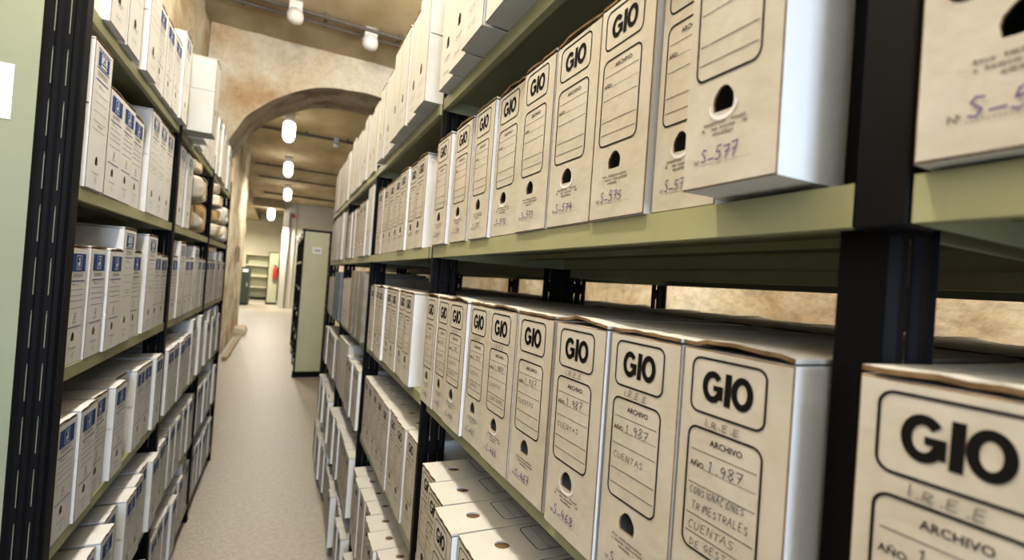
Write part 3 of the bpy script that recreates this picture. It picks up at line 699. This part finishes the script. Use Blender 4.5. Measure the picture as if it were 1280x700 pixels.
# ---- folders at the far end of the middle shelf
def folder(kindname, y, w, h, d, mt, label, prot=0.0, tilt=0.0):
    b = MB(); t = .003
    b.box(0, d, -w/2, -w/2+t, 0, h, mt); b.box(0, d, w/2-t, w/2, 0, h, mt); b.box(-.001, t, -w/2, w/2, 0, h, mt)
    o = b.build(kindname, bevel=.001); o.location = (XR-prot, y, M+.0008); o.rotation_euler = (tilt, 0, 0)
    p = MB(); p.box(.006, d-.006, -w/2+t+.0005, w/2-t-.0005, .004, h-.006, M_PAPER); p.build('paper_block', o)
    tag(o, label, 'folder', 'folders at the far end of the middle shelf')
fy = 2.125
for i, (w, h, mt, lab) in enumerate(((.050, .285, M_GREYF, 'grey'), (.055, .30, M_GREYF, 'grey'), (.045, .31, M_GREYF, 'grey'), (.060, .305, M_GREYF, 'grey'), (.070, .305, M_GREYF, 'grey'), (.060, .31, M_GREYF, 'grey'), (.075, .31, M_OCHRE, 'ochre'))):
    folder('document_folder', fy+w/2, w, h, .30, mt, '%s document folder on the middle shelf, %s beyond the cream printed boxes' % (lab, ORD[i]), random.uniform(0, .01)); fy += w+.012
for i in range(3):
    put_box('plain', 'R', fy+.057, M, .004, 'plain white archive box between the ochre and blue-grey folders, middle shelf, %s of three' % ORD[i], 'white boxes among the folders', h=.265, v=i); fy += .115
fy = 3.075
for i in range(3):
    folder('document_folder', fy+.06, .095, .30, .30, M_GREYB, 'blue-grey cloth folder between white boxes, far end of middle shelf, %s of three' % ORD[i], .010); fy += .118
for i in range(4):
    put_box('plain', 'R', fy+.057, M, .004, 'plain white archive box beyond the blue-grey folders, middle shelf, %s of four' % ORD[i], 'white boxes among the folders', h=.26, v=i+1); fy += .114
# ---- blue-headed boxes of the facing rack: (y middle, kind, protrusion)
def lrow(z, items, bayname, shelfname, group):
    for i, (y, k, p) in enumerate(items):
        look_ = {'short': 'short white blue-headed', 'tall': 'tall white blue-headed', 'lined': 'white fine-lined', 'blank': 'blank white', 'plain': 'plain white'}[k]
        put_box(k, 'L', y, z, p, '%s archive box, %s from the near post, %s, %s' % (look_, ORD[min(i, 11)], bayname, shelfname), group, rz=random.uniform(-.0025, .0025), v=i+int(z*10), h=KINDS[k]['H']*random.uniform(.99, 1.01))
g1, g2, g3, g4, g5, g6 = ['boxes on the %s of the blue-headed box rack' % s_ for s_ in ('top shelf', 'second shelf', 'third shelf', 'fourth shelf', 'fifth shelf', 'bottom shelf')]
B1, B2, B3 = 'nearest bay', 'middle bay', 'last bay'
lrow(LT['L1'], [(1.40, 'lined', .014), (1.525, 'lined', .014), (1.69, 'lined', .018), (1.806, 'short', .010), (1.918, 'short', .012), (2.030, 'short', .014), (2.150, 'tall', .022)], B1, 'top shelf', g1)
lrow(LT['L1'], [(2.311, 'blank', .10), (2.45, 'tall', .055), (2.60, 'short', .02), (2.72, 'tall', .01), (2.84, 'tall', .01), (2.96, 'short', .01), (3.08, 'tall', .01)], B2, 'top shelf', g1)
lrow(LT['L1'], [(3.276, 'tall', .01), (3.39, 'tall', .02), (3.503, 'short', .01), (3.62, 'tall', .01), (3.74, 'tall', .0), (3.855, 'short', .01), (3.969, 'tall', .0), (4.083, 'short', .0)], B3, 'top shelf', g1)
lrow(LT['L2'], [(1.358, 'tall', .006), (1.484, 'short', .002), (1.594, 'short', .0), (1.702, 'short', -.004), (1.868, 'tall', .002), (1.9835, 'tall', .0), (2.0985, 'tall', -.002)], B1, 'second shelf', g2)
lrow(LT['L2'], [(2.33, 'tall', .0), (2.485, 'tall', .004)], B2, 'second shelf', g2)
lrow(LT['L3'], [(1.325, 'short', .002), (1.4505, 'short', .0), (1.5605, 'short', .006), (1.672, 'tall', .004), (1.784, 'short', -.002), (1.935, 'tall', .004), (2.05, 'short', -.002), (2.16, 'short', -.004)][1:], B1, 'third shelf', g3)
put_box('short', 'L', 1.3395, LT['L3'], -.004, 'short white blue-headed box half hidden by the slotted end post, third shelf', g3)
lrow(LT['L3'], [(2.33, 'short', .0), (2.46, 'tall', .004), (2.60, 'short', .002), (2.72, 'short', .0), (2.85, 'tall', .0), (2.97, 'short', .0), (3.10, 'short', .0)], B2, 'third shelf', g3)
lrow(LT['L3'], [(3.28, 'short', .0), (3.40, 'short', .0), (3.52, 'short', .0), (3.66, 'tall', .0), (3.78, 'short', .0), (3.92, 'tall', .0), (4.05, 'short', .0)], B3, 'third shelf', g3)
lrow(LT['L4'], [(1.339, 'short', .0), (1.449, 'short', .006), (1.559, 'short', -.004), (1.69, 'short', .008), (1.80, 'short', -.02), (1.916, 'short', .004), (2.028, 'short', .0), (2.145, 'short', .01)], B1, 'fourth shelf', g4)
lrow(LT['L4'], [(2.33, 'short', .012), (2.442, 'short', .012), (2.554, 'short', .016), (2.666, 'short', .006), (2.778, 'short', .006), (2.892, 'tall', .010), (3.006, 'short', .0), (3.121, 'tall', .014)], B2, 'fourth shelf', g4)
lrow(LT['L4'], [(3.28+i*.118, 'tall' if i in (2, 5) else 'short', random.uniform(-.005, .015)) for i in range(7)], B3, 'fourth shelf', g4)
lrow(LT['L5'], [(1.35, 'short', .02), (1.465, 'short', .02), (1.582, 'short', .028), (1.70, 'short', .004), (1.83, 'short', .022), (1.941, 'short', .016), (2.051, 'short', .004), (2.160, 'short', .02)], B1, 'fifth shelf', g5)
lrow(LT['L5'], [(2.316+i*.112, 'short', random.uniform(-.005, .012)) for i in range(8)], B2, 'fifth shelf', g5)
lrow(LT['L5'], [(3.28+i*.116, 'tall' if i in (5,) else 'short', random.uniform(-.005, .012)) for i in range(7)], B3, 'fifth shelf', g5)
lrow(LT['L6'], [(1.75+i*.113, 'short', random.uniform(.0, .02)) for i in range(4)], B1, 'bottom shelf', g6)
lrow(LT['L6'], [(2.316+i*.1135, 'tall' if i == 6 else 'short', random.uniform(-.005, .01)+(.02 if i == 3 else 0)) for i in range(8)], B2, 'bottom shelf', g6)
lrow(LT['L6'], [(3.28+i*.117, 'short', random.uniform(-.005, .012)) for i in range(7)], B3, 'bottom shelf', g6)

# ---- boxes seen from the back on the rear rack (only their rear ends show between the shelves)
for z, nm in ((RT['U'], 'upper'), (RT['M'], 'middle'), (RT['A'], 'fourth')):
    i = 0; y = .1
    while y < 3.2:
        x = 1.15
        o = None
        if all(not (p-.06 < y < p+.09) for p in (.10, 1.20, 2.30)) and sees(.78, y, z, .3, .25, .1, 0):
            bme, lme = KINDS['gio']['bl'][i % 4]
            o = link('archive_box', bme); o.location = (1.145, y, z+.0006); o.rotation_euler = (0, 0, math.pi)
            tag(o, 'cream archive box on the back-to-back rear rack, %s shelf, number %d from the near end' % (nm, i+1), 'archive box', 'boxes on the rear rack'); link('lid', lme, o)
        i += 1; y += .109

# ---- paper parcels on the second shelf
def parcel(x, y, z, sx, sy, sz, mt, label, seed, rx=0.0, rz=0.0, roll=False):
    b = MB(); n1, n2 = 14, 18; rows = []
    e = .35 if not roll else .8
    def sp(c, p): return math.copysign(abs(c)**p, c)
    for i in range(n1+1):
        a = -math.pi/2+math.pi*i/n1; row = []
        for j in range(n2):
            t = 2*math.pi*j/n2
            p = Vector((sx*.49*sp(math.cos(a), e)*sp(math.cos(t), e), sy*.48*sp(math.cos(a), e)*sp(math.sin(t), e), sz*.455*sp(math.sin(a), e)))
            d = noise.noise(Vector((p.x*14+seed*3, p.y*14, p.z*14)))*.016
            row.append(p*(1+d/.12))
        rows.append(row)
    b.grid(rows, mt, True)
    o = b.build('paper_parcel', smooth=False); o.location = (x, y, z+sz/2); o.rotation_euler = (rx, 0, rz)
    tag(o, label, 'parcel', 'paper parcels on the second shelf')
    s = MB()
    for ax in (0, 1):
        pts = []
        for k in range(25):
            t = 2*math.pi*k/24; c, q = sp(math.cos(t), .35), sp(math.sin(t), .35)
            pts.append((sx*.51*c, 0, sz*.51*q) if ax == 0 else (0, sy*.51*c, sz*.51*q))
        s.tube(pts, .002, M_STRING, 6, False)
    s.build('string', o)
z2 = LT['L2']+.007
px0 = XL-.140
parcel(px0, 2.64, z2, .27, .13, .13, M_BROWN, 'brown paper parcel at the bottom of the near parcel stack', 1)
parcel(px0+.02, 2.82, z2, .28, .14, .115, M_WRAP, 'small cream rolled parcel on the shelf beside the brown parcel', 2, roll=True)
parcel(px0+.03, 2.70, z2+.134, .29, .25, .125, M_WRAP, 'crumpled cream parcel in the middle of the near parcel stack', 3)
parcel(px0+.02, 2.66, z2+.267, .27, .18, .064, M_WRAP, 'flat cream parcel on top of the near parcel stack', 4)
parcel(px0, 3.00, z2, .28, .12, .16, M_BROWN, 'brown paper parcel standing beside the shelf post', 5)
parcel(px0+.03, 3.33, z2, .29, .20, .09, M_WRAP, 'crumpled cream parcel lying lowest in the far parcel stack', 6)
parcel(px0+.03, 3.36, z2+.094, .28, .18, .08, M_BROWN, 'tan parcel second from the bottom of the far parcel stack', 7)
parcel(px0+.03, 3.34, z2+.178, .29, .20, .08, M_WRAP, 'cream parcel third from the bottom of the far parcel stack', 8)
parcel(px0+.02, 3.35, z2+.262, .27, .19, .068, M_WRAP, 'cream parcel on top of the far parcel stack', 9)
parcel(px0+.03, 3.60, z2, .30, .20, .10, M_WRAP, 'cream rolled parcel beyond the far parcel stack', 10, roll=True)
parcel(px0+.02, 3.62, z2+.106, .28, .17, .11, M_PAPER, 'white wrapped parcel resting on the cream rolled parcel', 11)
parcel(px0+.02, 3.88, z2, .28, .20, .12, M_PAPER, 'lower of two white wrapped parcels at the end of the second shelf', 12)
parcel(px0+.02, 3.88, z2+.126, .28, .18, .12, M_PAPER, 'upper of two white wrapped parcels at the end of the second shelf', 13)

# ---- things along the stone wall and in the far room
b = MB(); b.box(-.035, .035, -1.3, 1.3, 0, .06, M_WOOD); b.box(-.05, .05, -.9, -.8, 0, .02, M_WOOD)
o = b.build('wooden_beam', bevel=.006); o.location = (-.715, 9.7, 0); o.rotation_euler = (0, 0, .0); tag(o, 'grey-brown wooden beam lying on the floor along the stone wall', 'beam')
b = MB(); rough = []
b.box(-.13, .13, -.35, .35, 0, .11, M_STONE); b.box(-.11, .11, -.32, .32, .11, .15, M_STONE)
o = b.build('stone_block', bevel=.02); o.location = (-.76, 11.75, 0); tag(o, 'pale stone block on the floor at the wall end', 'block')
b = MB(); b.box(XLW-.01, XLW+.035, 10.35, 10.55, ZC+.05, ZC+.36, M_WOOD); b.box(XLW+.035, XLW+.042, 10.37, 10.53, ZC+.08, ZC+.33, M_PIPE)
tag(b.build('junction_box', bevel=.004), 'small dark box fixed to the end of the stone wall', 'junction box')

def far_unit(x, y, w, h, d, n, label):
    t = thing('shelf_unit', label, 'shelf unit', (x, y, 0))
    for s in (-1, 1):
        b = MB(); b.box(min(s*w/2, s*(w/2-.04)), max(s*w/2, s*(w/2-.04)), -d/2, d/2, 0, h, M_PANEL_BRIGHT); b.build('side_panel', t, bevel=.004)
    b = MB(); b.box(-w/2+.04, w/2-.04, d/2-.02, d/2, .06, h-.02, M_PANEL_BRIGHT); b.build('back_panel', t)
    for k in range(n):
        z = .10+(h-.14)*k/(n-1); b = MB(); b.box(-w/2+.04, w/2-.04, -d/2, d/2-.02, z-.035, z, M_CREAM if k else M_BLACK); b.build('shelf', t, bevel=.003)
    return t
far_unit(-1.02, 24.0, 1.05, 2.05, .45, 5, 'pale green metal shelf unit against the cream back wall')
t = thing('cabinet', 'narrow dark green cabinet with a white card beside the stone wall', 'cabinet', (-1.33, 20.6, 0))
b = MB(); b.box(-.22, .22, -.4, .4, .05, 1.42, M_DKGREEN); b.box(-.21, .21, -.39, .39, 0, .05, M_BLACK); b.build('body', t, bevel=.008)
b = MB(); b.box(-.20, .20, -.415, -.402, .08, 1.38, M_DKGREEN); d_ = b.build('door', t, bevel=.004)
b = MB(); b.box(-.02, .16, -.419, -.416, 1.24, 1.34, M_PAPER); b.build('paper_label', d_)
b = MB(); b.tube([(.15, -.44, .7), (.15, -.44, .85)], .008, M_WPLAST); b.box(.143, .157, -.44, -.414, .7, .712, M_WPLAST); b.box(.143, .157, -.44, -.414, .838, .85, M_WPLAST); b.build('handle', d_)
t = thing('cabinet', 'tall pale green cabinet standing at the corner of the pale wall', 'cabinet', (-.36, 21.6, 0))
b = MB(); b.box(-.19, .17, -.45, .45, .08, 2.05, M_PANEL_BRIGHT); b.box(-.19, .17, -.44, .44, 0, .08, M_BLACK); b.build('body', t, bevel=.008)
b = MB(); b.box(-.20, -.165, -.46, -.44, .05, 2.06, M_BLACK); b.box(-.20, .17, -.46, -.44, 2.05, 2.075, M_BLACK); b.build('frame', t)
t = thing('fire_extinguisher', 'red fire extinguisher hanging on the tall pale green cabinet', 'fire extinguisher', (-.29, 21.03, 1.02))
b = MB(); b.lathe([(.001, 0), (.07, 0), (.08, .02), (.08, .40), (.06, .46), (.025, .49), (.001, .49)], M_RED); b.build('body', t, smooth=True)
b = MB(); b.box(-.03, .03, -.02, .02, .49, .53, M_BLACK); b.box(-.09, .03, -.015, .015, .53, .55, M_BLACK); b.build('valve', t)
b = MB(); b.tube([(.03, 0, .51), (.09, 0, .46), (.10, 0, .2)], .012, M_BLACK); b.build('hose', t, smooth=True)
b = MB(); b.box(-.05, .05, .08, .115, .25, .30, M_BLACK); b.build('bracket', t)
b = MB(); b.box(-.06, .06, -.03, .0, -.06, .06, M_RED); b.lathe([(.001, .0), (.05, .0), (.05, .01)], M_RED, c=(0, -.015, .06))
o = b.build('fire_alarm', bevel=.006); o.location = (.2, 19.465, 3.42); tag(o, 'small red fire alarm box high on the pale wall', 'alarm')
# things left on the far rack
for i, (y, z, h) in enumerate(((7.25, ZC+.12, .25), (7.37, ZC+.12, .25))):
    bme, lme = KINDS['gio']['bl'][i]; o = link('archive_box', bme); o.location = (.222, y, z+.001); link('lid', lme, o); link('printed_label', KINDS['gio']['pr'][0], o)
    tag(o, 'cream archive box on the far black rack, %s from its green end panel' % ORD[i], 'archive box', 'boxes on the far rack')
